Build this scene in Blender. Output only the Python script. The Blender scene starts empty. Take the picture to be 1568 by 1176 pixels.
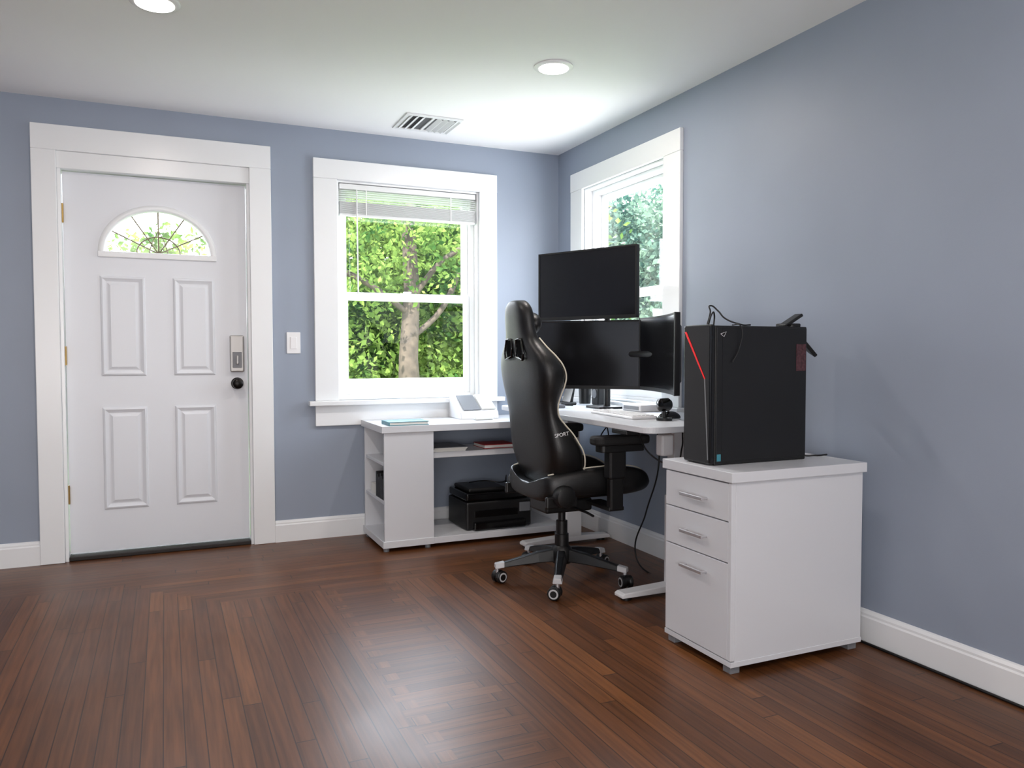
import bpy, bmesh, math, random
import numpy as np
from mathutils import Vector, Matrix
random.seed(7); rng=np.random.default_rng(7)
scene=bpy.context.scene
COL=scene.collection

# ---------------------------------------------------------------- materials
def lin(c):
    return tuple(((v/255)/12.92 if v/255<=0.04045 else ((v/255+0.055)/1.055)**2.4) for v in c)+(1.0,)
def mat(name,rgb,rough=.5,metal=0,spec=.5,bump=0,bscale=200,var=0,vscale=5,coat=0,emit=0,trans=0):
    m=bpy.data.materials.new(name);m.use_nodes=True
    nt=m.node_tree;b=nt.nodes['Principled BSDF']
    c=lin(rgb)
    b.inputs['Base Color'].default_value=c
    b.inputs['Roughness'].default_value=rough
    b.inputs['Metallic'].default_value=metal
    b.inputs['Specular IOR Level'].default_value=spec
    b.inputs['Coat Weight'].default_value=coat
    if emit:
        b.inputs['Emission Color'].default_value=c
        b.inputs['Emission Strength'].default_value=emit
    tc=nt.nodes.new('ShaderNodeTexCoord')
    if bump:
        n=nt.nodes.new('ShaderNodeTexNoise');n.inputs['Scale'].default_value=bscale;n.inputs['Detail'].default_value=3
        bp=nt.nodes.new('ShaderNodeBump');bp.inputs['Strength'].default_value=bump;bp.inputs['Distance'].default_value=.002
        nt.links.new(tc.outputs['Object'],n.inputs['Vector']);nt.links.new(n.outputs['Fac'],bp.inputs['Height'])
        nt.links.new(bp.outputs['Normal'],b.inputs['Normal'])
    if var:
        n=nt.nodes.new('ShaderNodeTexNoise');n.inputs['Scale'].default_value=vscale
        r=nt.nodes.new('ShaderNodeValToRGB')
        r.color_ramp.elements[0].position=.3;r.color_ramp.elements[1].position=.7
        r.color_ramp.elements[0].color=tuple(v*(1-var) for v in c[:3])+(1,)
        r.color_ramp.elements[1].color=tuple(min(1,v*(1+var)) for v in c[:3])+(1,)
        nt.links.new(tc.outputs['Object'],n.inputs['Vector']);nt.links.new(n.outputs['Fac'],r.inputs['Fac'])
        nt.links.new(r.outputs['Color'],b.inputs['Base Color'])
    return m
M={}
M['wall']=mat('wall_paint_blue_grey',(146,156,171),.5,bump=.12,bscale=350,var=.03,vscale=2)
M['ceil']=mat('ceiling_paint_white',(242,242,242),.8,bump=.1,bscale=300)
M['trim']=mat('trim_gloss_white',(234,236,237),.28,bump=.04,bscale=60)
M['door']=mat('door_paint_white',(222,225,230),.38,bump=.05,bscale=120)
M['lam']=mat('white_laminate',(212,214,218),.35,bump=.02,bscale=90)
M['vinyl']=mat('window_vinyl',(240,242,243),.3)
M['blind']=mat('blind_slat_white',(228,230,230),.45)
M['leather']=mat('black_leatherette',(15,15,16),.4,bump=.25,bscale=260)
M['fabric']=mat('black_mesh_fabric',(22,22,23),.75,bump=.4,bscale=500)
M['plastic']=mat('black_plastic',(14,14,15),.42,bump=.08,bscale=300)
M['gloss']=mat('black_gloss_plastic',(10,10,11),.15)
M['screen']=mat('monitor_screen_glass',(9,9,12),.2,spec=.9)
M['pipe']=mat('cream_piping',(215,208,190),.6)
M['chrome']=mat('satin_metal',(205,205,208),.38,metal=.85)
M['nickel']=mat('brushed_nickel',(175,173,170),.4,metal=.7,bump=.1,bscale=400)
M['darkmetal']=mat('dark_bronze',(22,19,18),.35,metal=.6)
M['brass']=mat('brass_hinge',(170,140,85),.4,metal=.8)
M['white']=mat('white_plastic',(232,232,233),.35)
M['greyw']=mat('grey_wheel_rim',(190,190,192),.4)
M['grey']=mat('grey_plastic',(120,122,126),.45)
M['red']=mat('red_accent',(225,40,45),.4,emit=.35)
M['redbook']=mat('red_notebook_cover',(170,40,42),.5,var=.1,vscale=20)
M['teal']=mat('teal_book_cover',(60,125,138),.4,var=.2,vscale=14)
M['paper']=mat('paper_pages',(225,224,218),.8,bump=.3,bscale=400)
M['maggrey']=mat('magazine_cover_grey',(120,124,130),.4,var=.3,vscale=25)
M['sticker']=mat('label_sticker',(70,40,45),.5,var=.5,vscale=120)
M['thresh']=mat('threshold_dark',(28,20,17),.6)
M['bark']=mat('tree_bark',(56,48,40),.9,bump=.8,bscale=12,var=.35,vscale=6)
M['lamp']=mat('lamp_diffuser',(255,250,242),.5,emit=9)
M['vent']=mat('vent_enamel',(228,229,229),.45)
M['ventdark']=mat('vent_duct_grey',(85,85,88),.8)
M['lead']=mat('fanlight_caming',(120,112,92),.4,metal=.6)

def glassmat(name,tint=(1,1,1,1),gl=.06):
    m=bpy.data.materials.new(name);m.use_nodes=True;nt=m.node_tree;nt.nodes.clear()
    o=nt.nodes.new('ShaderNodeOutputMaterial');t=nt.nodes.new('ShaderNodeBsdfTransparent');g=nt.nodes.new('ShaderNodeBsdfGlossy')
    t.inputs['Color'].default_value=tint;g.inputs['Roughness'].default_value=.02
    x=nt.nodes.new('ShaderNodeMixShader');x.inputs['Fac'].default_value=gl
    nt.links.new(t.outputs[0],x.inputs[1]);nt.links.new(g.outputs[0],x.inputs[2]);nt.links.new(x.outputs[0],o.inputs['Surface'])
    return m
M['glass']=glassmat('window_glass')

def leafmat(name,c1,c2,tr=.45):
    m=bpy.data.materials.new(name);m.use_nodes=True;nt=m.node_tree;nt.nodes.clear();L=nt.links.new
    o=nt.nodes.new('ShaderNodeOutputMaterial');d=nt.nodes.new('ShaderNodeBsdfDiffuse');t=nt.nodes.new('ShaderNodeBsdfTranslucent')
    x=nt.nodes.new('ShaderNodeMixShader');x.inputs['Fac'].default_value=tr
    g=nt.nodes.new('ShaderNodeNewGeometry');n=nt.nodes.new('ShaderNodeTexNoise');n.inputs['Scale'].default_value=1.1;n.inputs['Detail'].default_value=4
    r=nt.nodes.new('ShaderNodeValToRGB');r.color_ramp.elements[0].position=.38;r.color_ramp.elements[1].position=.62
    r.color_ramp.elements[0].color=lin(c1);r.color_ramp.elements[1].color=lin(c2)
    L(g.outputs['Position'],n.inputs['Vector']);L(n.outputs['Fac'],r.inputs['Fac'])
    L(r.outputs['Color'],d.inputs['Color']);L(r.outputs['Color'],t.inputs['Color'])
    L(d.outputs[0],x.inputs[1]);L(t.outputs[0],x.inputs[2]);L(x.outputs[0],o.inputs['Surface'])
    return m
M['leaf']=leafmat('tree_leaves',(40,68,32),(114,136,68),.45)
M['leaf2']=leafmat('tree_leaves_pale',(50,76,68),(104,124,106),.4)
M['grass']=mat('lawn_grass',(110,128,84),.9,var=.3,vscale=3,bump=.5,bscale=40)

def floor_mat():
    m=bpy.data.materials.new('oak_strip_floor');m.use_nodes=True;nt=m.node_tree;L=nt.links.new
    b=nt.nodes['Principled BSDF']
    def mt(op,a,b_=None,c=None):
        n=nt.nodes.new('ShaderNodeMath');n.operation=op
        for i,v in enumerate((a,b_,c)):
            if v is None: continue
            if isinstance(v,(int,float)): n.inputs[i].default_value=v
            else: L(v,n.inputs[i])
        return n.outputs[0]
    g=nt.nodes.new('ShaderNodeNewGeometry');s=nt.nodes.new('ShaderNodeSeparateXYZ');L(g.outputs['Position'],s.inputs[0])
    X,Y=s.outputs['X'],s.outputs['Y'];W=.057
    xq=mt('MULTIPLY',mt('FLOOR',mt('DIVIDE',X,W)),W)
    yb=mt('MINIMUM',mt('MAXIMUM',mt('SUBTRACT',-3.38,mt('MULTIPLY',xq,1.04)),-1.05),-.6)
    z1=mt('GREATER_THAN',Y,yb)
    par=mt('MULTIPLY',mt('MODULO',mt('ADD',mt('FLOOR',mt('DIVIDE',Y,W*1.0)),400),2),.06)
    z2=mt('MULTIPLY',mt('MULTIPLY',mt('GREATER_THAN',X,mt('SUBTRACT',-1.72,par)),mt('LESS_THAN',X,mt('SUBTRACT',-1.44,par))),mt('LESS_THAN',Y,-1.0))
    Z=mt('MAXIMUM',z1,z2)
    def mix(a,c):
        return mt('ADD',mt('MULTIPLY',a,mt('SUBTRACT',1,Z)),mt('MULTIPLY',c,Z))
    U=mix(Y,X);V=mix(X,Y)
    vw=mt('DIVIDE',V,W);row=mt('FLOOR',vw)
    wn=nt.nodes.new('ShaderNodeTexWhiteNoise');wn.noise_dimensions='2D'
    cb=nt.nodes.new('ShaderNodeCombineXYZ');L(row,cb.inputs[0]);L(Z,cb.inputs[1]);L(cb.outputs[0],wn.inputs['Vector'])
    us=mt('DIVIDE',mt('ADD',U,mt('MULTIPLY',wn.outputs['Value'],3.1)),1.7);seg=mt('FLOOR',us)
    w2=nt.nodes.new('ShaderNodeTexWhiteNoise');w2.noise_dimensions='3D'
    c2=nt.nodes.new('ShaderNodeCombineXYZ');L(row,c2.inputs[0]);L(seg,c2.inputs[1]);L(Z,c2.inputs[2]);L(c2.outputs[0],w2.inputs['Vector'])
    ramp=nt.nodes.new('ShaderNodeValToRGB');cr=ramp.color_ramp
    cr.elements[0].position=0;cr.elements[0].color=lin((90,54,29));cr.elements[1].position=1;cr.elements[1].color=lin((122,77,42))
    e=cr.elements.new(.5);e.color=lin((101,61,32));e=cr.elements.new(.8);e.color=lin((109,67,36))
    L(w2.outputs['Value'],ramp.inputs['Fac'])
    c3=nt.nodes.new('ShaderNodeCombineXYZ');L(mt('MULTIPLY',U,2),c3.inputs[0]);L(mt('MULTIPLY',V,46),c3.inputs[1]);L(mt('MULTIPLY',w2.outputs['Value'],30),c3.inputs[2])
    gn=nt.nodes.new('ShaderNodeTexNoise');gn.inputs['Scale'].default_value=1.5;gn.inputs['Detail'].default_value=4;gn.inputs['Distortion'].default_value=.3;L(c3.outputs[0],gn.inputs['Vector'])
    gr=nt.nodes.new('ShaderNodeValToRGB');gr.color_ramp.elements[0].position=.3;gr.color_ramp.elements[0].color=(.55,.53,.5,1);gr.color_ramp.elements[1].position=.65;gr.color_ramp.elements[1].color=(1.08,1.07,1.05,1)
    L(gn.outputs['Fac'],gr.inputs['Fac'])
    mx=nt.nodes.new('ShaderNodeMix');mx.data_type='RGBA';mx.blend_type='MULTIPLY';mx.inputs[0].default_value=.9
    L(ramp.outputs['Color'],mx.inputs[6]);L(gr.outputs['Color'],mx.inputs[7])
    fv=mt('FRACT',vw);gv=mt('MINIMUM',fv,mt('SUBTRACT',1,fv))
    fu=mt('FRACT',us);gu=mt('MULTIPLY',mt('MINIMUM',fu,mt('SUBTRACT',1,fu)),24)
    gap=mt('LESS_THAN',mt('MINIMUM',gv,gu),.03)
    m2=nt.nodes.new('ShaderNodeMix');m2.data_type='RGBA';L(mt('MULTIPLY',gap,.8),m2.inputs[0]);L(mx.outputs[2],m2.inputs[6]);m2.inputs[7].default_value=lin((25,14,8))
    L(m2.outputs[2],b.inputs['Base Color'])
    b.inputs['Specular IOR Level'].default_value=.38
    rn=nt.nodes.new('ShaderNodeTexNoise');rn.inputs['Scale'].default_value=2.2;L(g.outputs['Position'],rn.inputs['Vector'])
    L(mt('ADD',mt('MULTIPLY',rn.outputs['Fac'],.22),.25),b.inputs['Roughness'])
    bp=nt.nodes.new('ShaderNodeBump');bp.inputs['Strength'].default_value=.14;bp.inputs['Distance'].default_value=.002
    L(mt('SUBTRACT',mt('MULTIPLY',gn.outputs['Fac'],.7),mt('MULTIPLY',gap,1.5)),bp.inputs['Height']);L(bp.outputs['Normal'],b.inputs['Normal'])
    return m
M['floor']=floor_mat()

# ---------------------------------------------------------------- mesh helpers
def group(name,loc=(0,0,0),rotz=0):
    e=bpy.data.objects.new(name,None);COL.objects.link(e);e.empty_display_size=.1
    e.location=loc;e.rotation_euler=(0,0,rotz);return e
def link(name,me,m,parent,mx=None,smooth=False,bevel=0,sub=0,seg=2):
    o=bpy.data.objects.new(name,me);COL.objects.link(o)
    if m is not None: me.materials.append(m)
    if parent: o.parent=parent
    if mx is not None: o.matrix_basis=mx
    if bevel:
        b=o.modifiers.new('bevel','BEVEL');b.width=bevel;b.segments=seg;b.limit_method='ANGLE';b.angle_limit=math.radians(40)
    if sub:
        s=o.modifiers.new('sub','SUBSURF');s.levels=sub;s.render_levels=sub
    if smooth or sub:
        for p in me.polygons:p.use_smooth=True
    return o
def boxes(name,L,m,parent=None,bevel=0,mx=None,seg=2):
    V=[];F=[]
    for (x0,x1,y0,y1,z0,z1) in L:
        k=len(V)
        V+=[(x0,y0,z0),(x1,y0,z0),(x1,y1,z0),(x0,y1,z0),(x0,y0,z1),(x1,y0,z1),(x1,y1,z1),(x0,y1,z1)]
        F+=[tuple(k+i for i in f) for f in ((0,3,2,1),(4,5,6,7),(0,1,5,4),(1,2,6,5),(2,3,7,6),(3,0,4,7))]
    me=bpy.data.meshes.new(name);me.from_pydata(V,[],F);me.update()
    return link(name,me,m,parent,mx,bevel=bevel,seg=seg)
def prism(name,poly,h0,h1,m,parent=None,axis='z',bevel=0,mx=None,smooth=False):
    def P(a,b,h): return {'z':(a,b,h),'y':(a,h,b),'x':(h,a,b)}[axis]
    n=len(poly);V=[P(a,b,h0) for a,b in poly]+[P(a,b,h1) for a,b in poly]
    F=[tuple(range(n)),tuple(range(2*n-1,n-1,-1))]+[(i,i+n,(i+1)%n+n,(i+1)%n) for i in range(n)]
    me=bpy.data.meshes.new(name);me.from_pydata(V,[],F);me.update()
    bm=bmesh.new();bm.from_mesh(me);bmesh.ops.recalc_face_normals(bm,faces=bm.faces);bm.to_mesh(me);bm.free()
    return link(name,me,m,parent,mx,bevel=bevel,smooth=smooth)
def loft(name,rings,m,parent=None,cap=True,closed=True,sub=0,smooth=True,mx=None,bevel=0):
    n=len(rings[0]);V=[tuple(p) for r in rings for p in r];F=[]
    for i in range(len(rings)-1):
        for j in range(n if closed else n-1):
            a=i*n+j;b=i*n+(j+1)%n
            F.append((a,b,b+n,a+n))
    if cap:
        F.append(tuple(range(n-1,-1,-1)));k=(len(rings)-1)*n;F.append(tuple(range(k,k+n)))
    me=bpy.data.meshes.new(name);me.from_pydata(V,[],F);me.update()
    bm=bmesh.new();bm.from_mesh(me);bmesh.ops.recalc_face_normals(bm,faces=bm.faces);bm.to_mesh(me);bm.free()
    return link(name,me,m,parent,mx,smooth=smooth,sub=sub,bevel=bevel)
def cyl(name,p0,p1,r,m,parent=None,r2=None,n=24,prof=None,mx=None):
    p0=Vector(p0);p1=Vector(p1);d=(p1-p0);L_=d.length;d.normalize()
    a=Vector((0,0,1)) if abs(d.z)<.9 else Vector((1,0,0));u=d.cross(a).normalized();v=d.cross(u)
    if prof is None: prof=[(0,r),(1,r2 if r2 is not None else r)]
    rings=[[p0+d*L_*t+(u*math.cos(2*math.pi*i/n)+v*math.sin(2*math.pi*i/n))*rr for i in range(n)] for t,rr in prof]
    o=loft(name,rings,m,parent,smooth=True,mx=mx)
    o.data.set_sharp_from_angle(angle=math.radians(40))
    return o
def tube(name,pts,r,m,parent=None,smooth=True,cyclic=False):
    cu=bpy.data.curves.new(name,'CURVE');cu.dimensions='3D';cu.bevel_depth=r;cu.bevel_resolution=3;cu.use_fill_caps=True
    if smooth:
        s=cu.splines.new('BEZIER');s.bezier_points.add(len(pts)-1)
        for q,p in zip(s.bezier_points,pts): q.co=p;q.handle_left_type=q.handle_right_type='AUTO'
    else:
        s=cu.splines.new('POLY');s.points.add(len(pts)-1)
        for q,p in zip(s.points,pts): q.co=tuple(p)+(1,)
    s.use_cyclic_u=cyclic
    o=bpy.data.objects.new(name,cu);COL.objects.link(o);cu.materials.append(m)
    dg=bpy.context.evaluated_depsgraph_get();me=bpy.data.meshes.new_from_object(o.evaluated_get(dg))
    bpy.data.objects.remove(o);me.name=name
    for p in me.polygons:p.use_smooth=True
    o=bpy.data.objects.new(name,me);COL.objects.link(o)
    if not me.materials: me.materials.append(m)
    if parent:o.parent=parent
    return o
def roundrect(x0,x1,y0,y1,r,n=6):
    P=[]
    for cx,cy,a0 in ((x1-r,y1-r,0),(x0+r,y1-r,90),(x0+r,y0+r,180),(x1-r,y0+r,270)):
        for i in range(n+1):
            a=math.radians(a0+90*i/n);P.append((cx+r*math.cos(a),cy+r*math.sin(a)))
    return P

# ---------------------------------------------------------------- room shell
H=2.4227
XL,YR=-5.2,-7.2
boxes('floor',[(XL-.2,.16,YR-.2,.16,-.1,0)],M['floor'])
boxes('ceiling',[(XL-.2,.16,YR-.2,.16,H,H+.12)],M['ceil'])
T=.16
DX0,DX1,DZ1=-2.925,-1.975,2.085
wa,wb,wz0,wz1=-1.48,-.575,.82,2.13
ra,rb=-1.235,-.36
boxes('wall_back',[(XL,DX0,0,T,0,H),(DX0,DX1,0,T,DZ1,H),(DX1,wa,0,T,0,H),(wa,wb,0,T,0,wz0),(wa,wb,0,T,wz1,H),(wb,T,0,T,0,H)],M['wall'])
boxes('wall_right',[(0,T,YR,ra,0,H),(0,T,ra,rb,0,wz0),(0,T,ra,rb,wz1,H),(0,T,rb,0,0,H)],M['wall'])
boxes('wall_left',[(XL-T,XL,YR,T,0,H)],M['wall'])
boxes('wall_rear',[(XL-T,T,YR-T,YR,0,H)],M['wall'])
def base(name,a,b,axis):
    prof=[(0,0),(.018,0),(.018,.098),(.013,.104),(.013,.112),(.007,.122),(0,.125)]
    if axis=='x': rings=[[(t,-d-.0005,z) for d,z in prof] for t in (a,b)]
    else: rings=[[(-d-.0005,t,z) for d,z in prof] for t in (a,b)]
    loft(name,rings,M['trim'],smooth=False)
base('baseboard_back',XL,-3.0375,'x');base('baseboard_back',-1.8574,-.02,'x')
base('baseboard_right',YR,-.001,'y')

# ---------------------------------------------------------------- windows
def window(name,rotz,A,a,b,B):
    g=group(name,(0,0,0),rotz)
    z0,z1=wz0,wz1
    boxes('casing',[(A,a,-.022,-.0005,z0-.0,z1),(b,B,-.022,-.0005,z0,z1)],M['trim'],g,.003)
    boxes('head_casing',[(A,B,-.024,-.0005,z1,2.2445)],M['trim'],g,.003)
    boxes('stool',[(A-.04,B+.04,-.06,-.0005,z0-.028,z0),(a+.001,b-.001,-.0005,.09,z0-.028+.029,z0+.012)],M['trim'],g,.004)
    boxes('apron',[(A,B,-.02,-.0005,.67,z0-.028)],M['trim'],g,.003)
    t=.012
    boxes('jamb',[(a+.0005,a+t,.0,.15,z0+.012,z1-.0005),(b-t,b-.0005,.0,.15,z0+.012,z1-.0005),(a+t,b-t,.0,.15,z1-t,z1-.0005)],M['trim'],g)
    f=.028;a2,b2=a+t,b-t;zt=z1-t;zb=z0+.012
    boxes('vinyl_frame',[(a2,a2+f,.05,.15,zb,zt),(b2-f,b2,.05,.15,zb,zt),(a2+f,b2-f,.05,.15,zt-f,zt),(a2+f,b2-f,.05,.15,zb,zb+.016)],M['vinyl'],g,.002)
    c,d=a2+f,b2-f;s=.036
    boxes('lower_sash',[(c,c+s,.06,.09,zb+.016,1.474),(d-s,d,.06,.09,zb+.016,1.474),(c+s,d-s,.06,.09,zb+.016,.945),(c+s,d-s,.06,.09,1.424,1.474)],M['vinyl'],g,.003)
    boxes('upper_sash',[(c,c+s,.098,.128,1.43,zt-f),(d-s,d,.098,.128,1.43,zt-f),(c+s,d-s,.098,.128,zt-f-.04,zt-f),(c+s,d-s,.098,.128,1.43,1.47)],M['vinyl'],g,.003)
    boxes('sash_lock',[((c+d)/2-.025,(c+d)/2+.025,.065,.085,1.474,1.486)],M['white'],g,.003)
    boxes('glass_lower',[(c+s,d-s,.073,.077,.945,1.424)],M['glass'],g)
    boxes('glass_upper',[(c+s,d-s,.111,.115,1.47,zt-f-.04)],M['glass'],g)
    return g
window('window_1',0,-1.619,wa,wb,-.454)
window('window_2',-math.pi/2,.2127,-rb,-ra,1.3852)

g=group('window_blind')
boxes('head_rail',[(-1.462,-.593,.004,.046,2.082,2.114)],M['blind'],g,.003)
sl=[]
z=2.072
for i in range(5): sl.append((-1.46,-.595,.008,.043,z,z+.0022)); z-=.013
for i in range(13): sl.append((-1.46,-.595,.008,.043,z,z+.0028)); z-=.0058
boxes('slats',sl,M['blind'],g)
boxes('bottom_rail',[(-1.46,-.595,.008,.043,1.925,1.937)],M['blind'],g,.003)
cyl('tilt_wand',(-1.36,.0,2.08),(-1.355,.0,1.46),.004,M['white'],g)
for x in (-1.3,-.76): boxes('ladder_cord',[(x-.003,x+.003,.005,.008,1.93,2.085)],M['white'],g)

# ---------------------------------------------------------------- door
g=group('door_1')
sx0,sx1=-2.906,-1.992;y0,y1=.05,.094
cxm,rx,zb,rz=-2.449,.268,1.648,.235
N=32
arch=[(cxm-rx*math.cos(math.pi*i/N),zb+rz*math.sin(math.pi*i/N)) for i in range(N+1)]
prism('slab_upper',[(sx0,zb)]+arch+[(sx1,zb),(sx1,2.06),(sx0,2.06)],y0,y1,M['door'],g,'y')
boxes('slab_lower',[(sx0,sx1,y0,y1,.03,zb)],M['door'],g)
def rectpanel(x0,x1,z0,z1):
    prof=[(0,0),(.004,.006),(.012,.009),(.022,.004),(.03,.0005),(.036,.001),(.05,.007)]
    rings=[]
    for ins,h in prof:
        rings.append([(x0+ins,y0-h,z0+ins),(x1-ins,y0-h,z0+ins),(x1-ins,y0-h,z1-ins),(x0+ins,y0-h,z1-ins)])
    loft('raised_panel',rings,M['door'],g,smooth=False)
for a,b in ((-2.74,-2.52),(-2.38,-2.165)):
    rectpanel(a,b,.98,1.52);rectpanel(a,b,.255,.81)
rings=[]
for off,h in ((.03,0),(.026,.009),(.012,.012),(.0,.008),(-.006,.0),(-.006,-.02)):
    rings.append([(cxm-(rx+off)*math.cos(math.pi*i/N),y0-h,zb+(rz+off)*math.sin(math.pi*i/N)) for i in range(N+1)])
loft('fanlight_moulding',rings,M['trim'],g,cap=False,closed=False)
boxes('fanlight_rail',[(cxm-rx-.03,cxm+rx+.03,y0-.011,y0+.01,zb-.028,zb+.004)],M['trim'],g,.004)
prism('fanlight_glass',arch,.068,.074,M['glass'],g,'y')
for k in (1,2,3,4,5):
    a=math.pi*k/6
    tube('came',[(cxm-.0*math.cos(a),.066,zb+.003),(cxm-rx*math.cos(a),.066,zb+rz*math.sin(a))],.004,M['lead'],g,False)
tube('came_arc',[(cxm-.11*math.cos(math.pi*i/12),.066,zb+.095*math.sin(math.pi*i/12)) for i in range(13)],.004,M['lead'],g)
tube('came_diamond',[(cxm-.05,.066,zb),(cxm-.03,.066,zb+.07),(cxm,.066,zb+.13),(cxm+.03,.066,zb+.07),(cxm+.05,.066,zb)],.003,M['lead'],g,False)
boxes('jamb',[(DX0+.0005,sx0-.003,.0,.15,0,DZ1-.001),(sx1+.003,DX1-.0005,.0,.15,0,DZ1-.001),(sx0-.003,sx1+.003,.0,.15,2.064,DZ1-.001)],M['trim'],g)
boxes('threshold',[(sx0-.002,sx1+.002,-.005,.15,.0005,.022)],M['thresh'],g,.004)
boxes('casing',[(-3.0375,-2.925,-.024,-.0005,0.0005,2.152),(-1.975,-1.8574,-.024,-.0005,0.0005,2.152),(-3.0375,-1.8574,-.024,-.0005,2.152,2.281)],M['trim'],g,.003)
boxes('head_board',[(-2.925,-1.975,-.01,-.0005,2.064,2.152)],M['trim'],g,.002)
for z in (1.84,1.09,.35):
    boxes('hinge',[(sx0-.006,sx0+.004,y0-.012,y0-.0,z-.045,z+.045)],M['brass'],g,.002)
    cyl('hinge_pin',(sx0-.001,y0-.012,z-.05),(sx0-.001,y0-.012,z+.05),.006,M['brass'],g)
boxes('keypad_lock',[(-2.088,-2.012,y0-.03,y0,.995,1.205)],M['nickel'],g,.008,seg=3)
boxes('keypad_face',[(-2.075,-2.025,y0-.034,y0-.029,1.02,1.11)],M['grey'],g,.004)
boxes('thumb_turn',[(-2.056,-2.044,y0-.05,y0-.03,1.04,1.09)],M['nickel'],g,.004)
cyl('knob_rose',(-2.05,y0,.93),(-2.05,y0-.012,.93),.034,M['darkmetal'],g)
cyl('knob',(-2.05,y0-.01,.93),(-2.05,y0-.07,.93),.03,M['darkmetal'],g,prof=[(0,.012),(.35,.012),(.45,.022),(.65,.03),(.85,.028),(.97,.018),(1,.005)])

# ---------------------------------------------------------------- switch, vent, lights
g=group('light_switch')
boxes('plate',[(-1.778,-1.70,-.006,-.0005,1.10,1.225)],M['white'],g,.003)
boxes('rocker',[(-1.757,-1.721,-.010,-.006,1.128,1.197)],M['white'],g,.002)
g=group('air_vent')
vx0,vx1,vy0,vy1=-1.19,-.86,-.50,-.19
boxes('frame',[(vx0,vx1,vy0,vy0+.03,H-.008,H-.0005),(vx0,vx1,vy1-.03,vy1,H-.008,H-.0005),(vx0,vx0+.03,vy0+.03,vy1-.03,H-.008,H-.0005),(vx1-.03,vx1,vy0+.03,vy1-.03,H-.008,H-.0005),((vx0+vx1)/2-.008,(vx0+vx1)/2+.008,vy0+.03,vy1-.03,H-.008,H-.0005)],M['vent'],g,.002)
boxes('duct',[(vx0+.03,vx1-.03,vy0+.03,vy1-.03,H-.0015,H-.0005)],M['ventdark'],g)
for i in range(8):
    x=vx0+.045+i*.0365
    if abs(x-(vx0+vx1)/2)<.012: continue
    s=-1 if x<(vx0+vx1)/2 else 1
    prism('louver',[(x,H-.002),(x+.003,H-.002),(x+s*.022+.003,H-.014),(x+s*.022,H-.014)],vy0+.03,vy1-.03,M['vent'],g,'y')
def can(x,y):
    g=group('recessed_light',(x,y,H))
    cyl('trim_ring',(0,0,-.0005),(0,0,-.01),.088,M['white'],g,n=48,prof=[(0,.09),(.5,.09),(1,.082)])
    cyl('lens',(0,0,-.010),(0,0,-.013),.068,M['lamp'],g,n=48)
    l=bpy.data.lights.new('downlight','AREA');l.shape='DISK';l.size=.13;l.energy=11;l.color=(1,.89,.84)
    o=bpy.data.objects.new('downlight',l);COL.objects.link(o);o.parent=g;o.location=(0,0,-.02)
can(-.765,-1.43);can(-2.44,-1.42);can(-.765,-4.3);can(-2.44,-4.3)

# ---------------------------------------------------------------- shelving unit
g=group('shelving_unit')
Z1=.70
boxes('top_board',[(-1.35,-.19,-.515,-.02,Z1-.038,Z1)],M['lam'],g,.002)
boxes('end_unit_panels',[(-1.335,-1.05,-.505,-.487,.03,Z1-.038),(-1.335,-1.05,-.05,-.032,.03,Z1-.038),(-1.068,-1.05,-.487,-.05,.03,Z1-.038)],M['lam'],g,.0015)
boxes('end_unit_shelves',[(-1.33,-1.068,-.487,-.05,.26,.278),(-1.33,-1.068,-.487,-.05,.475,.493)],M['lam'],g,.0015)
boxes('plinth',[(-1.345,-1.05,-.51,-.03,.022,.06),(-1.05,-.19,-.505,-.06,.022,.058)],M['lam'],g,.002)
boxes('middle_shelf',[(-1.05,-.228,-.44,-.12,.50,.532)],M['lam'],g,.002)
boxes('right_support',[(-.228,-.195,-.44,-.06,.058,Z1-.038)],M['lam'],g,.002)
for x,y in ((-1.32,-.48),(-1.32,-.08),(-.25,-.47),(-.25,-.1),(-1.08,-.48)): cyl('foot',(x,y,0.0005),(x,y,.022),.016,M['grey'],g)
g=group('file_folders')
boxes('folders',[(-1.325,-1.09,-.44+i*.03,-.44+i*.03+.02,.2785,.2785+.12+.012*(i%3)) for i in range(6)],M['plastic'],g,.002)
boxes('paper',[(-1.31,-1.1,-.22,-.10,.2785,.33)],M['paper'],g)
g=group('book')
boxes('cover',[(-1.305,-1.075,-.50,-.335,Z1+.0005,Z1+.004),(-1.305,-1.075,-.50,-.335,Z1+.018,Z1+.021),(-1.305,-1.301,-.50,-.335,Z1+.004,Z1+.018)],M['teal'],g)
boxes('pages',[(-1.301,-1.08,-.497,-.338,Z1+.004,Z1+.018)],M['paper'],g)
g=group('letter_tray')
prism('tray_body',[(-.26,Z1+.0005),(-.06,Z1+.0005),(-.06,Z1+.13),(-.085,Z1+.135),(-.25,Z1+.04)],-.80,-.545,M['white'],g,'x',.004)
boxes('tray_lid',[(-.79,-.555,-.265,-.245,Z1+.0005,Z1+.05)],M['white'],g,.004)
prism('tray_slot',[(-.244,Z1+.052),(-.10,Z1+.133),(-.105,Z1+.138),(-.249,Z1+.056)],-.77,-.66,M['grey'],g,'x')
prism('tray_sheet',[(-.234,Z1+.052),(-.10,Z1+.13),(-.105,Z1+.142),(-.244,Z1+.062)],-.65,-.56,M['paper'],g,'x')
g=group('pen_case')
boxes('case',[(-.74,-.62,-.36,-.31,Z1+.0005,Z1+.03)],M['paper'],g,.01,seg=3)
g=group('magazine_stack')
boxes('magazines',[(-1.03+.004*i,-.83+.006*i,-.43,-.16,.5325+i*.007,.539+i*.007) for i in range(3)],M['paper'],g)
boxes('magazine_cover',[(-1.02,-.815,-.425,-.165,.5535,.556)],M['maggrey'],g)
g=group('notebook')
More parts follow.
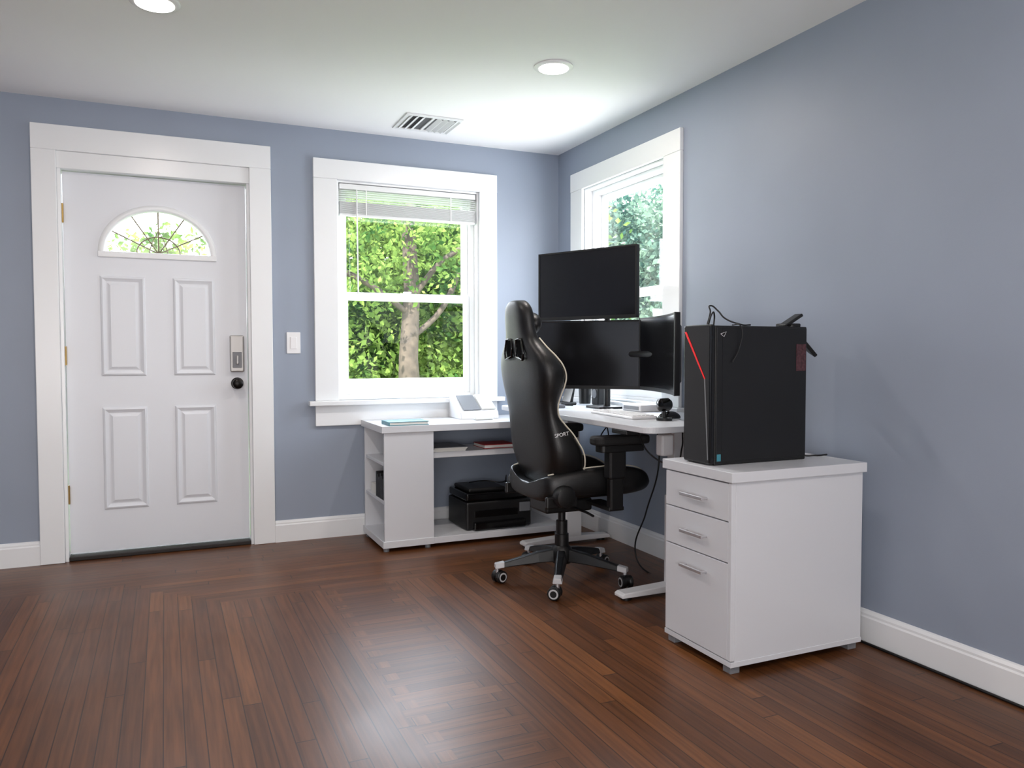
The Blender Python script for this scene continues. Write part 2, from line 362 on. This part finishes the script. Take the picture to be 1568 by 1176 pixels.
boxes('red_cover',[(-.70,-.50,-.40,-.22,.5325,.536),(-.70,-.50,-.40,-.22,.552,.556)],M['redbook'],g,.001)
boxes('pages',[(-.697,-.503,-.397,-.223,.536,.552)],M['paper'],g)
g=group('printer')
Pz=.0585
boxes('body',[(-.83,-.41,-.44,-.12,Pz,Pz+.165)],M['plastic'],g,.012,seg=3)
boxes('scanner_lid',[(-.825,-.415,-.43,-.12,Pz+.17,Pz+.215)],M['gloss'],g,.01,seg=3)
boxes('document_feeder',[(-.80,-.56,-.40,-.14,Pz+.215,Pz+.24)],M['plastic'],g,.01,seg=3)
boxes('paper_tray',[(-.79,-.46,-.475,-.43,Pz+.005,Pz+.05)],M['gloss'],g,.006)
boxes('output_slot',[(-.78,-.50,-.446,-.438,Pz+.075,Pz+.115)],M['gloss'],g,.002)
boxes('control_panel',[(-.49,-.42,-.447,-.438,Pz+.09,Pz+.145)],M['grey'],g,.003)
tube('cable',[(-.72,-.2,Pz+.245),(-.66,-.33,Pz+.27),(-.57,-.36,Pz+.26),(-.5,-.26,Pz+.27),(-.45,-.15,Pz+.25),(-.44,-.10,.1)],.004,M['plastic'],g)

# ---------------------------------------------------------------- standing desk
g=group('standing_desk')
DZ=.80
prism('desktop',roundrect(-.66,-.03,-2.06,-.53,.05),DZ-.026,DZ,M['lam'],g,bevel=.003)
boxes('frame_rails',[(-.36,-.31,-1.80,-.66,DZ-.062,DZ-.0265),(-.26,-.21,-1.80,-.66,DZ-.062,DZ-.0265)],M['white'],g,.002)
boxes('side_brackets',[(-.56,-.08,-1.775,-1.715,DZ-.05,DZ-.0265),(-.56,-.08,-.75,-.69,DZ-.05,DZ-.0265)],M['white'],g,.002)
for y in (-1.745,-.72):
    boxes('lower_column',[(-.335,-.235,y-.035,y+.035,.04,.45)],M['white'],g,.006)
    boxes('upper_column',[(-.325,-.245,y-.028,y+.028,.45,DZ-.05)],M['white'],g,.006)
    rings=[]
    for x,h in ((-.60,.028),(-.585,.036),(-.33,.046),(-.24,.046),(-.055,.036),(-.045,.03)):
        rings.append([(x,y-.035,.014),(x,y+.035,.014),(x,y+.035,h),(x,y-.035,h)])
    loft('foot',rings,M['white'],g,smooth=False,bevel=.004)
    for x in (-.56,-.09): cyl('glide',(x,y,.0005),(x,y,.0145),.025,M['plastic'],g)
boxes('control_box',[(-.20,-.10,-1.5,-1.2,DZ-.06,DZ-.0265)],M['plastic'],g,.004)
boxes('height_keypad',[(-.66,-.60,-1.90,-1.78,DZ-.045,DZ-.0265)],M['plastic'],g,.003)
boxes('power_adapter',[(-.50,-.44,-1.93,-1.88,DZ-.14,DZ-.05)],M['white'],g,.008)
tube('cable',[(-.20,-1.45,.77),(-.22,-1.5,.55),(-.24,-1.42,.3),(-.26,-1.36,.08),(-.24,-1.42,.008),(-.12,-1.65,.008),(-.06,-1.9,.008)],.004,M['plastic'],g)
tube('cable',[(-.18,-1.55,.73),(-.22,-1.6,.62),(-.20,-1.65,.50),(-.16,-1.78,.42),(-.06,-1.85,.38),(-.03,-1.86,.3)],.0035,M['plastic'],g)
tube('cable',[(-.52,-1.76,.77),(-.50,-1.84,.66),(-.42,-1.9,.62),(-.34,-1.85,.68),(-.3,-1.8,.74)],.0035,M['plastic'],g)
tube('cable',[(-.15,-.95,.73),(-.2,-.9,.62),(-.12,-.85,.58),(-.1,-.8,.72)],.0035,M['plastic'],g)
g=group('baseboard_shadow_line')  # thin black tube standing in for the shadow gap under the baseboard
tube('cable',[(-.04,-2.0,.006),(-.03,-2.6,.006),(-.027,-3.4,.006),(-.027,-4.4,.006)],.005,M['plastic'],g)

# ---------------------------------------------------------------- monitors
def monitor(center,p,w,h,curve=0):
    ang=math.atan2(p[1],p[0])
    g=group('computer_monitor',(center[0],center[1],center[2]),ang)
    n=18
    def arc(x,off):
        if not curve: return (x,off)
        R=curve;a=x/R
        return ((R-off)*math.sin(a), off-(R-off)*(1-math.cos(a)))
    def slab(name,w_,z0,z1,y0,y1,m,bev=0):
        rings=[]
        for i in range(n+1):
            x=-w_/2+w_*i/n
            xa,ya=arc(x,y0);xb,yb=arc(x,y1)
            rings.append([(xa,ya,z0),(xb,yb,z0),(xb,yb,z1),(xa,ya,z1)])
        return loft(name,rings,m,g,smooth=False,bevel=bev)
    slab('housing',w,-h/2,h/2,.0,.024,M['plastic'],.003)
    slab('screen',w-.018,-h/2+.018,h/2-.009,-.0012,.001,M['screen'])
    slab('bezel_chin',w,-h/2,-h/2+.017,-.003,.0,M['plastic'])
    slab('bezel_top',w,h/2-.008,h/2,-.003,.0,M['plastic'])
    for s in (-1,1):
        xa,ya=arc(s*(w/2-.0045),-.001)
        boxes('bezel_side',[(xa-.0045,xa+.0045,ya-.003,ya+.002,-h/2,h/2)],M['plastic'],g)
    rings=[[(-.16*k,y,-.11*k),(.16*k,y,-.11*k),(.16*k,y,.11*k),(-.16*k,y,.11*k)] for k,y in ((1.25,.022),(1.15,.035),(.9,.048))]
    loft('rear_bulge',rings,M['plastic'],g,smooth=False,bevel=.004)
    boxes('vesa_plate',[(-.05,.05,.048,.056,-.05,.05)],M['darkmetal'],g,.002)
    return g
def pv(a,b):
    v=Vector((b[0]-a[0],b[1]-a[1]));v.normalize();return v
A1,B1=(-.566,-.865),(-.308,-1.436)
A2,B2=(-.614,-.885),(-.169,-1.30)
A3,B3=(-.175,-1.312),(-.376,-1.898)
def mid(a,b): return ((a[0]+b[0])/2,(a[1]+b[1])/2)
m1=monitor(mid(A1,B1)+(1.455,),pv(A1,B1),.625,.36)
m2=monitor(mid(A2,B2)+(1.092,),pv(A2,B2),.61,.36)
m3=monitor(mid(A3,B3)+(1.096,),pv(A3,B3),.62,.365,curve=1.5)
g=group('monitor_stand')
px,py=-.215,-1.00
prism('base_plate',roundrect(px-.09,px+.07,py-.09,py+.09,.02),DZ+.0005,DZ+.012,M['darkmetal'],g,bevel=.002)
cyl('pole',(px,py,DZ+.01),(px,py,1.50),.018,M['plastic'],g)
cyl('collar',(px,py,1.06),(px,py,1.13),.028,M['plastic'],g)
cyl('collar',(px,py,1.42),(px,py,1.49),.028,M['plastic'],g)
def rearpt(A,B,z,off=.058):
    c=Vector(mid(A,B));d=pv(A,B);nrm=Vector((-d.y,d.x))
    q=c+nrm*off;return (q.x,q.y,z)
for A,B,z in ((A1,B1,1.455),(A2,B2,1.095),(A3,B3,1.095)):
    q=rearpt(A,B,z)
    tube('arm',[(px,py,z),q],.016,M['plastic'],g,False)

# ---------------------------------------------------------------- desk items
Dt=DZ+.0005
g=group('keyboard',(-.43,-1.50,Dt),math.radians(-4))
boxes('keyboard_body',[(-.065,.065,-.215,.215,0,.014)],M['white'],g,.005)
ks=[]
for r in range(5):
    for c in range(15): ks.append((-.056+r*.0225,-.056+r*.0225+.018,-.207+c*.0277,-.207+c*.0277+.0235,.014,.019))
boxes('keys',ks,M['white'],g,.0015)
g=group('external_drive')
boxes('drive_case',[(-.22,-.08,-1.34,-1.16,Dt,Dt+.035)],M['white'],g,.006,seg=3)
boxes('drive_face',[(-.222,-.219,-1.32,-1.18,Dt+.008,Dt+.026)],M['grey'],g)
g=group('computer_mouse',(-.33,-1.74,Dt))
rings=[]
for t,wd,h in ((-.055,.012,.012),(-.045,.026,.024),(-.01,.032,.04),(.03,.03,.034),(.05,.022,.02),(.056,.01,.01)):
    rings.append([(t,-wd,.0),(t,-wd,h*.5),(t,-wd*.6,h*.95),(t,0,h),(t,wd*.6,h*.95),(t,wd,h*.5),(t,wd,.0)])
loft('mouse_shell',rings,M['gloss'],g,sub=1)
cyl('scroll_wheel',(-.03,-.005,.034),(-.03,.005,.034),.009,M['grey'],g)
g=group('desk_webcam',(-.40,-1.80,Dt))
cyl('camera_base',(0,0,0),(0,0,.012),.035,M['plastic'],g)
cyl('camera_neck',(0,0,.012),(0,0,.05),.008,M['plastic'],g)
cyl('camera_head',(-.03,0,.07),(.03,0,.07),.03,M['gloss'],g,prof=[(0,.018),(.1,.028),(.8,.03),(1,.022)])
g=group('pen_holder',(-.14,-.62,Dt))
cyl('cup',(0,0,0),(0,0,.09),.034,M['plastic'],g,r2=.038)
for i in range(5):
    a=i*1.25;tube('pen',[(math.cos(a)*.012,math.sin(a)*.012,.05),(math.cos(a)*.03,math.sin(a)*.03,.14)],.0035,[M['plastic'],M['chrome'],M['white']][i%3],g,False)
g=group('charging_dock',(-.30,-.66,Dt))
boxes('dock_base',[(-.05,.05,-.06,.06,0,.016)],M['plastic'],g,.005)
prism('dock_back',[(.01,.016),(.03,.016),(.045,.10),(.035,.10)],-.05,.05,M['gloss'],g,'y',.002)
g=group('desk_speaker',(-.12,-.76,Dt))
boxes('speaker_box',[(-.035,.035,-.04,.04,0,.11)],M['plastic'],g,.008,seg=3)
cyl('speaker_cone',(-.0355,0,.065),(-.039,0,.065),.026,M['grey'],g)
g=group('usb_hub',(-.45,-.86,Dt))
boxes('hub_body',[(-.02,.02,-.06,.06,0,.018)],M['grey'],g,.004)
tube('hub_cable',[(0,.06,.01),(.03,.12,.005),(.08,.08,.005),(.12,.04,.005)],.0028,M['plastic'],g)

# ---------------------------------------------------------------- gaming chair (local: forward +x)
g=group('gaming_chair',(-.68,-1.354,0),0)
def interp(T_,z):
    zs=[t[0] for t in T_]
    return [float(np.interp(z,zs,[t[k] for t in T_])) for k in range(1,len(T_[0]))]
BT=[(.47,-.135,.17,-.02),(.53,-.155,.215,.0),(.60,-.172,.25,-.005),(.66,-.182,.258,-.020),(.74,-.195,.245,-.070),(.81,-.207,.228,-.130),
    (.88,-.219,.232,-.135),(.95,-.229,.255,-.115),(1.01,-.236,.264,-.108),(1.06,-.243,.252,-.128),(1.11,-.249,.212,-.160),(1.155,-.254,.15,-.185),(1.20,-.260,.128,-.195),
    (1.26,-.266,.125,-.20),(1.31,-.270,.112,-.205),(1.335,-.267,.09,-.215),(1.347,-.258,.055,-.22)]
zs=list(np.linspace(.47,1.30,30))+[1.32,1.338,1.348]
def ringat(z):
    bx,w,fx=interp(BT,z)
    cf=bx+min(.075,(fx-bx)*.85)
    half=[(bx,0),(bx,.45*w),(bx+.006,.8*w),(bx+.028,.98*w),((bx+fx)/2+.01,1.0*w),(fx-.008,.985*w),(fx,.92*w),(fx-.015,.84*w),(cf+.008,.66*w),(cf,.4*w),(cf,0)]
    pts=half+[(x,-y) for x,y in half[-2:0:-1]]
    return [(x,y,z) for x,y in pts]
back=loft('backrest',[ringat(z) for z in zs],M['leather'],g,sub=1)
def bake(o):
    dg=bpy.context.evaluated_depsgraph_get();me=bpy.data.meshes.new_from_object(o.evaluated_get(dg));o.modifiers.clear();o.data=me
bake(back)
for s in (-1,1):
    rr=[(s*.025,1.085),(s*.095,1.07),(s*.105,1.10),(s*.085,1.165),(s*.025,1.165)]
    c=prism('cut',rr,-.4,0,M['plastic'],g,'x')
    bm_=back.modifiers.new('b','BOOLEAN');bm_.object=c;bm_.operation='DIFFERENCE';bm_.solver='EXACT'
    bake(back);bpy.data.objects.remove(c)
    tube('slot_rim',[(-.254,y,z) for y,z in rr],.006,M['gloss'],g,False,True)
for p in back.data.polygons:p.use_smooth=True
back.data.set_sharp_from_angle(angle=math.radians(50))
for s in (-1,1):
    pp=[]
    for z in np.linspace(.52,1.17,16):
        bx,w,fx=interp(BT,z);pp.append((fx+.002,s*w*.945,z))
    tube('piping',pp,.0035,M['pipe'],g)
fc=bpy.data.curves.new('lettering','FONT');fc.body='SPORT';fc.size=.024;fc.extrude=.0015;fc.align_x='CENTER'
fo=bpy.data.objects.new('lettering',fc);COL.objects.link(fo)
dg=bpy.context.evaluated_depsgraph_get();fm=bpy.data.meshes.new_from_object(fo.evaluated_get(dg));bpy.data.objects.remove(fo)
fm.materials.clear()
link('side_lettering',fm,M['white'],g,mx=Matrix.Translation((-.130,-.250,.728))@Matrix.Rotation(math.radians(90),4,'X')@Matrix.Rotation(math.radians(8),4,'Z'))
hp=[]
for t,k in ((-.20,.8),(-.18,1),(-.155,1),(-.135,.75)):
    hp.append([(t,.09*k*math.cos(a),1.24+.055*k*math.sin(a)) for a in np.linspace(0,2*math.pi,16,endpoint=False)])
loft('head_pillow',hp,M['leather'],g,sub=1)
ST=[(-.20,.20,.50,.535,.015),(-.17,.235,.49,.55,.03),(-.05,.262,.485,.57,.04),(.08,.272,.485,.58,.04),(.20,.272,.49,.58,.04),(.30,.258,.485,.56,.05),(.35,.235,.475,.53,.07),(.37,.20,.468,.50,.085)]
rings=[]
for x,w,zc,zt,up in ST:
    z0=.405+up*.5
    half=[(0,z0),(.6*w,z0),(.9*w,z0+.012),(w,z0+.045),(w,zt-.03),(.93*w,zt),(.82*w,zt-.004),(.66*w,zc+.012),(.4*w,zc),(0,zc)]
    pts=half+[(-y,z) for y,z in half[-2:0:-1]]
    rings.append([(x,y,z) for y,z in pts])
loft('seat',rings,M['leather'],g,sub=2)
for s in (-1,1):
    tube('seat_piping',[(x,s*.80*w,zt-.004) for x,w,zc,zt,up in ST[1:7]],.003,M['pipe'],g)
boxes('seat_mechanism',[(-.13,.12,-.09,.09,.345,.408)],M['plastic'],g,.012,seg=3)
tube('tilt_lever',[(.0,-.08,.37),(.02,-.2,.365),(.02,-.27,.36)],.006,M['plastic'],g)
boxes('hinge_plate',[(-.20,-.04,s*.225-.012,s*.225+.012,.40,.455) for s in (-1,1)],M['plastic'],g,.008)
for s in (-1,1):
    cyl('recline_cover',(-.12,s*.235,.455),(-.12,s*.285,.455),.052,M['plastic'],g,prof=[(0,.05),(.6,.052),(.9,.045),(1,.03)])
    boxes('arm_bracket',[(.07,.15,min(s*.12,s*.325),max(s*.12,s*.325),.385,.405)],M['plastic'],g,.005)
    boxes('arm_post',[(.075,.145,s*.31-.02,s*.31+.02,.385,.58)],M['plastic'],g,.01,seg=3)
    boxes('arm_sleeve',[(.065,.155,s*.31-.028,s*.31+.028,.53,.665)],M['plastic'],g,.012,seg=3)
    prism('arm_pad_base',roundrect(.02,.25,s*.31-.036,s*.31+.036,.02),.655,.688,M['plastic'],g,bevel=.004)
    prism('arm_pad',roundrect(-.01,.28,s*.31-.048,s*.31+.048,.035),.688,.727,M['fabric'],g,bevel=.011)
cyl('gas_lift',(0,0,.15),(0,0,.35),.0265,M['plastic'],g,prof=[(0,.034),(.38,.034),(.39,.028),(.7,.028),(.71,.018),(1,.018)])
cyl('hub',(0,0,.085),(0,0,.17),.05,M['plastic'],g,prof=[(0,.045),(.2,.055),(.8,.05),(1,.036)])
for k in range(5):
    a=math.radians(167+72*k);R=Matrix.Rotation(a,4,'Z')
    rings=[]
    for t,wd,z0,z1 in ((.03,.03,.095,.155),(.12,.028,.092,.142),(.22,.024,.083,.118),(.30,.021,.075,.098),(.325,.02,.074,.092)):
        rings.append([(t,-wd,z0),(t,wd,z0),(t,wd*.6,z1),(t,-wd*.6,z1)])
    loft('leg',rings,M['plastic'],g,smooth=False,mx=R,bevel=.005)
    rings=[[(t,-wd,z0),(t,wd,z0),(t,wd*.7,z1),(t,-wd*.7,z1)] for t,wd,z0,z1 in ((.285,.0235,.078,.104),(.33,.0225,.072,.096))]
    loft('leg_tip',rings,M['greyw'],g,smooth=False,mx=R,bevel=.004)
    cyl('caster_stem',(.318,0,.04),(.318,0,.076),.009,M['chrome'],g,mx=R)
    R2=R@Matrix.Translation((.318,0,0))@Matrix.Rotation(.9*k+.5,4,'Z')
    for s in (-1,1):
        cyl('caster_wheel',(-.012,s*.008,.0305),(-.012,s*.028,.0305),.03,M['plastic'],g,mx=R2,prof=[(0,.028),(.15,.030),(.8,.030),(1,.026)])
        cyl('caster_ring',(-.012,s*.027,.0305),(-.012,s*.0295,.0305),.022,M['greyw'],g,mx=R2)
        cyl('caster_hub',(-.012,s*.029,.0305),(-.012,s*.031,.0305),.015,M['plastic'],g,mx=R2)
    cyl('caster_hood',(-.012,-.009,.036),(-.012,.009,.036),.026,M['plastic'],g,mx=R2)

# ---------------------------------------------------------------- filing cabinet
g=group('filing_cabinet')
cx0,cx1,cy0,cy1=-.69,-.085,-2.605,-2.225
boxes('carcass',[(cx0+.019,cx1,cy0,cy1,.028,.662)],M['lam'],g,.002)
boxes('top_panel',[(cx0-.008,cx1+.008,cy0-.012,cy1+.01,.6625,.698)],M['lam'],g,.002)
boxes('base_panel',[(cx0+.001,cx1+.002,cy0-.002,cy1+.002,.028,.046)],M['lam'],g,.001)
for z0,z1,hz in ((.528,.657,.588),(.386,.524,.452),(.05,.382,.325)):
    boxes('drawer_front',[(cx0,cx0+.018,cy0+.016,cy1-.004,z0,z1)],M['lam'],g,.0015)
    ym=(cy0+cy1)/2
    boxes('handle',[(cx0-.03,cx0-.022,ym-.065,ym+.065,hz-.005,hz+.007),(cx0-.022,cx0,ym-.062,ym-.052,hz-.004,hz+.004),(cx0-.022,cx0,ym+.052,ym+.062,hz-.004,hz+.004)],M['chrome'],g,.002)
boxes('side_stile',[(cx0+.0,cx0+.0185,cy0,cy0+.0155,.05,.66)],M['lam'],g,.001)
for x in (cx0+.03,cx1-.03):
    for y in (cy0+.03,cy1-.03): boxes('foot',[(x-.02,x+.02,y-.02,y+.02,.0005,.028)],M['grey'],g,.002)

# ---------------------------------------------------------------- computer tower
g=group('computer_tower')
tx0,tx1,ty0,ty1,tz0,tz1=-.665,-.218,-2.455,-2.30,.6985,1.198
boxes('case',[(tx0+.02,tx1,ty0,ty1,tz0+.0,tz1)],M['plastic'],g,.004)
boxes('front_fascia',[(tx0,tx0+.022,ty0-.001,ty1+.001,tz0+.003,tz1+.004)],M['gloss'],g,.007,seg=3)
boxes('side_panel',[(tx0+.024,tx1-.004,ty0-.004,ty0,tz0+.012,tz1-.006)],M['plastic'],g,.002)
boxes('side_groove',[(tx0+.05,tx0+.053,ty0-.0048,ty0-.0035,tz0+.02,tz1-.01)],M['plastic'],g)
prism('red_strip',[(ty1-.006,tz1-.02),(ty1-.016,tz1-.02),(ty0+.028,tz1-.19),(ty0+.033,tz1-.19)],tx0-.002,tx0,M['red'],g,'x')
prism('front_slash',[(ty0+.028,tz1-.19),(ty0+.034,tz1-.19),(ty0+.012,tz0+.02),(ty0+.008,tz0+.02)],tx0-.0015,tx0,M['grey'],g,'x')
tube('front_badge',[(tx0+.04,ty0-.005,tz1-.03),(tx0+.065,ty0-.005,tz1-.022),(tx0+.055,ty0-.005,tz1-.04),(tx0+.04,ty0-.005,tz1-.03)],.0012,M['greyw'],g,False)
boxes('sticker',[(tx1-.055,tx1-.008,ty0-.0052,ty0-.004,tz1-.165,tz1-.065)],M['sticker'],g)
boxes('small_sticker',[(tx0+.028,tx0+.045,ty0-.0052,ty0-.004,tz0+.015,tz0+.04)],M['teal'],g)
tube('top_cable',[(tx0+.03,ty0+.06,tz1),(tx0+.045,ty0+.06,tz1+.05),(tx0+.06,ty0+.08,tz1+.075),(tx0+.08,ty0+.06,tz1+.055),(tx0+.10,ty0+.05,tz1+.03),(tx0+.16,ty0+.03,tz1+.006),(tx0+.22,ty0+.05,tz1+.006)],.003,M['plastic'],g)
tube('top_cable',[(tx0+.02,ty0+.04,tz1),(tx0+.03,ty0+.03,tz1+.045),(tx0+.055,ty0+.05,tz1+.04),(tx0+.06,ty0+.06,tz1)],.003,M['plastic'],g)
tube('hanging_cable',[(tx0+.12,ty0+.03,tz1+.004),(tx0+.125,ty0-.008,tz1+.0),(tx0+.12,ty0-.01,tz1-.08),(tx0+.09,ty0-.01,tz1-.13)],.0022,M['plastic'],g)
tube('rear_cable',[(tx1,ty0+.05,tz0+.3),(tx1+.02,ty0+.05,tz0+.29),(tx1+.015,ty0+.06,tz0+.2),(tx1+.03,ty0+.06,.78),(tx1+.03,ty0+.05,.712),(tx1+.07,ty0+.02,.706),(tx1+.13,ty0+.02,.706)],.0035,M['plastic'],g)
boxes('antenna_base',[(tx1-.07,tx1+.0,ty0+.03,ty0+.09,tz1,tz1+.014)],M['plastic'],g,.004)
boxes('antenna_paddle',[(0,.17,-.03,.03,-.007,.007)],M['plastic'],g,.003,mx=Matrix.Translation((tx1-.05,ty0+.045,tz1+.012))@Matrix.Rotation(math.radians(42),4,'Y')@Matrix.Rotation(math.radians(25),4,'X'))
boxes('antenna_paddle_small',[(-.05,.045,-.02,.02,-.006,.006)],M['plastic'],g,.003,mx=Matrix.Translation((tx1-.03,ty0+.05,tz1+.026))@Matrix.Rotation(math.radians(-28),4,'Y'))

# ---------------------------------------------------------------- outdoors
boxes('lawn',[(-40,60,.17,70,-.9,-.8)],M['grass'])
def leaves(name,vol,ncl,nper,size,m,parent,rad=.55,seed=1,keep=None):
    r=np.random.default_rng(seed)
    (x0,x1),(y0,y1),(z0,z1)=vol
    C=np.stack([r.uniform(x0,x1,ncl),r.uniform(y0,y1,ncl),z0+(z1-z0)*r.uniform(0,1,ncl)],1)
    if keep is not None: C=C[keep(C)]
    P=np.repeat(C,nper,0)+np.clip(r.normal(0,rad,(len(C)*nper,3)),-2.2*rad,2.2*rad)*np.array([1,1,.55])
    P=P[P[:,2]>-.6]
    n=len(P);s=size*r.uniform(.6,1.3,n)
    nrm=r.normal(0,1,(n,3));nrm[:,2]+=.6;nrm/=np.linalg.norm(nrm,axis=1)[:,None]
    t=np.cross(nrm,r.normal(0,1,(n,3)));t/=np.linalg.norm(t,axis=1)[:,None];b=np.cross(nrm,t)
    s=s[:,None]
    V=np.stack([P-t*s*.5,P-b*s*.3+t*s*.05,P+t*s*.55,P+b*s*.3+t*s*.05],1).reshape(-1,3)
    me=bpy.data.meshes.new(name);me.vertices.add(4*n);me.loops.add(4*n);me.polygons.add(n)
    me.vertices.foreach_set('co',V.astype(np.float32).ravel())
    me.loops.foreach_set('vertex_index',np.arange(4*n,dtype=np.int32))
    me.polygons.foreach_set('loop_start',np.arange(0,4*n,4,dtype=np.int32))
    me.update(calc_edges=True);me.validate()
    return link(name,me,m,parent)
def trunk(pts,r0,g,branches):
    n=10;rings=[]
    for i,p in enumerate(pts):
        rr=r0*(1-.55*i/(len(pts)-1))*(1.25 if i==0 else 1)
        rings.append([(p[0]+rr*math.cos(2*math.pi*k/n),p[1]+rr*math.sin(2*math.pi*k/n),p[2]) for k in range(n)])
    loft('trunk',rings,M['bark'],g)
    for b in branches: tube('branch',b,.06,M['bark'],g)
g=group('tree')
trunk([(2.25,11.0,-.795),(2.2,11.0,1),(2.3,11.05,2.4),(2.2,11.0,4),(2.3,11.1,4.8)],.24,g,[[(2.25,11.0,1.9),(1.3,10.8,2.5),(.3,10.6,2.9)],[(2.25,11.0,2.2),(3,10.9,3.1),(4,10.8,3.6)],[(2.25,11.0,1.4),(2.9,11.0,2.0),(3.4,11.1,2.9)]])
leaves('foliage',((.3,6),(11.8,13.6),(-.3,4.6)),160,150,.16,M['leaf'],g,.5,1)
leaves('foliage_front',((.3,5),(10.0,10.6),(2.4,4.4)),22,100,.13,M['leaf'],g,.4,2)
g=group('tree')
trunk([(4.2,17.5,-.795),(4.1,17.5,2),(4,17.5,4),(4.2,17.5,5)],.2,g,[])
leaves('foliage',((1.5,9.5),(16.3,18.6),(-.3,5.6)),260,120,.24,M['leaf'],g,.65,3)
g=group('tree')
trunk([(12.7,20.3,-.795),(12.8,20.3,2),(12.6,20.3,4),(12.9,20.4,6.5)],.22,g,[[(12.7,20.3,2),(11.9,19.6,3.5),(11.2,19.4,4.2)],[(12.7,20.3,3),(13.4,20.5,4.5),(14.2,20.6,5.6)]])
def kp(C):
    k=(C[:,1]+4.69)/(C[:,0]+2.43);return (k>1.34)&(k<1.88)
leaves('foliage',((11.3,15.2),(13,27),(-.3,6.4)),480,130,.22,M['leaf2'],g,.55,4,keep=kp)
g=group('tree')  # a low shrub rather than a tree, beyond the door fanlight
trunk([(-2.5,13.5,-.795),(-2.5,13.5,.5),(-2.5,13.5,1.5),(-2.45,13.5,2.5)],.12,g,[])
leaves('foliage',((-3.9,-1.2),(12.7,14.3),(-.2,3.6)),90,120,.15,M['leaf'],g,.35,5,keep=lambda C:C[:,2]<3.9-np.abs(C[:,0]+2.45)*1.6)

# ---------------------------------------------------------------- light
w=bpy.data.worlds.new('World');scene.world=w;w.use_nodes=True;nt=w.node_tree
bg=nt.nodes['Background'];tc=nt.nodes.new('ShaderNodeTexCoord');sp=nt.nodes.new('ShaderNodeSeparateXYZ');rp=nt.nodes.new('ShaderNodeValToRGB')
rp.color_ramp.elements[0].position=0;rp.color_ramp.elements[0].color=(.95,.97,1,1);rp.color_ramp.elements[1].position=.8;rp.color_ramp.elements[1].color=(.7,.83,1,1)
nt.links.new(tc.outputs['Generated'],sp.inputs[0]);nt.links.new(sp.outputs['Z'],rp.inputs['Fac']);nt.links.new(rp.outputs['Color'],bg.inputs['Color'])
bg.inputs['Strength'].default_value=12.5
s=bpy.data.lights.new('sun','SUN');s.energy=26;s.angle=.01;s.color=(1,.95,.87)
so=bpy.data.objects.new('sun',s);COL.objects.link(so);so.rotation_euler=Vector((.35,.55,-.75)).to_track_quat('-Z','Y').to_euler()
def area(name,loc,dirv,sx,sy,en,col=(1,1,1),portal=False,spread=None):
    l=bpy.data.lights.new(name,'AREA');l.shape='RECTANGLE';l.size=sx;l.size_y=sy;l.energy=en;l.color=col
    o=bpy.data.objects.new(name,l);COL.objects.link(o);o.location=loc;o.rotation_euler=Vector(dirv).to_track_quat('-Z','Z').to_euler()
    if portal: l.cycles.is_portal=True
    return o
area('window_portal',(-1.03,.17,1.475),(0,-1,0),.9,1.3,1,portal=True)
area('window_portal',(.17,-.80,1.475),(-1,0,0),.87,1.3,1,portal=True)
area('rear_fill_light',(-3.2,-6.6,1.0),(0.0,1,0.95),3.0,1.6,132,(1,.955,.935))  # unseen fill lamp added behind the camera, tilted up to brighten the ceiling

# ---------------------------------------------------------------- camera
yaw,pit,rol=-.4187,-.0392,-.0013
fw=Vector((math.sin(-yaw)*math.cos(pit),math.cos(yaw)*math.cos(pit),math.sin(pit)))
r=fw.cross(Vector((0,0,1))).normalized();u=r.cross(fw)
r2=r*math.cos(rol)+u*math.sin(rol);u2=u*math.cos(rol)-r*math.sin(rol)
cam=bpy.data.cameras.new('camera');co=bpy.data.objects.new('camera',cam);COL.objects.link(co)
mxx=Matrix((r2,u2,-fw)).transposed().to_4x4();mxx.translation=(-2.4289,-4.6919,1.0997);co.matrix_world=mxx
cam.sensor_width=36;cam.lens=36*1194.5/1568;cam.clip_start=.05;cam.clip_end=300
scene.camera=co
scene.view_settings.view_transform='Standard';scene.view_settings.look='None';scene.view_settings.exposure=0
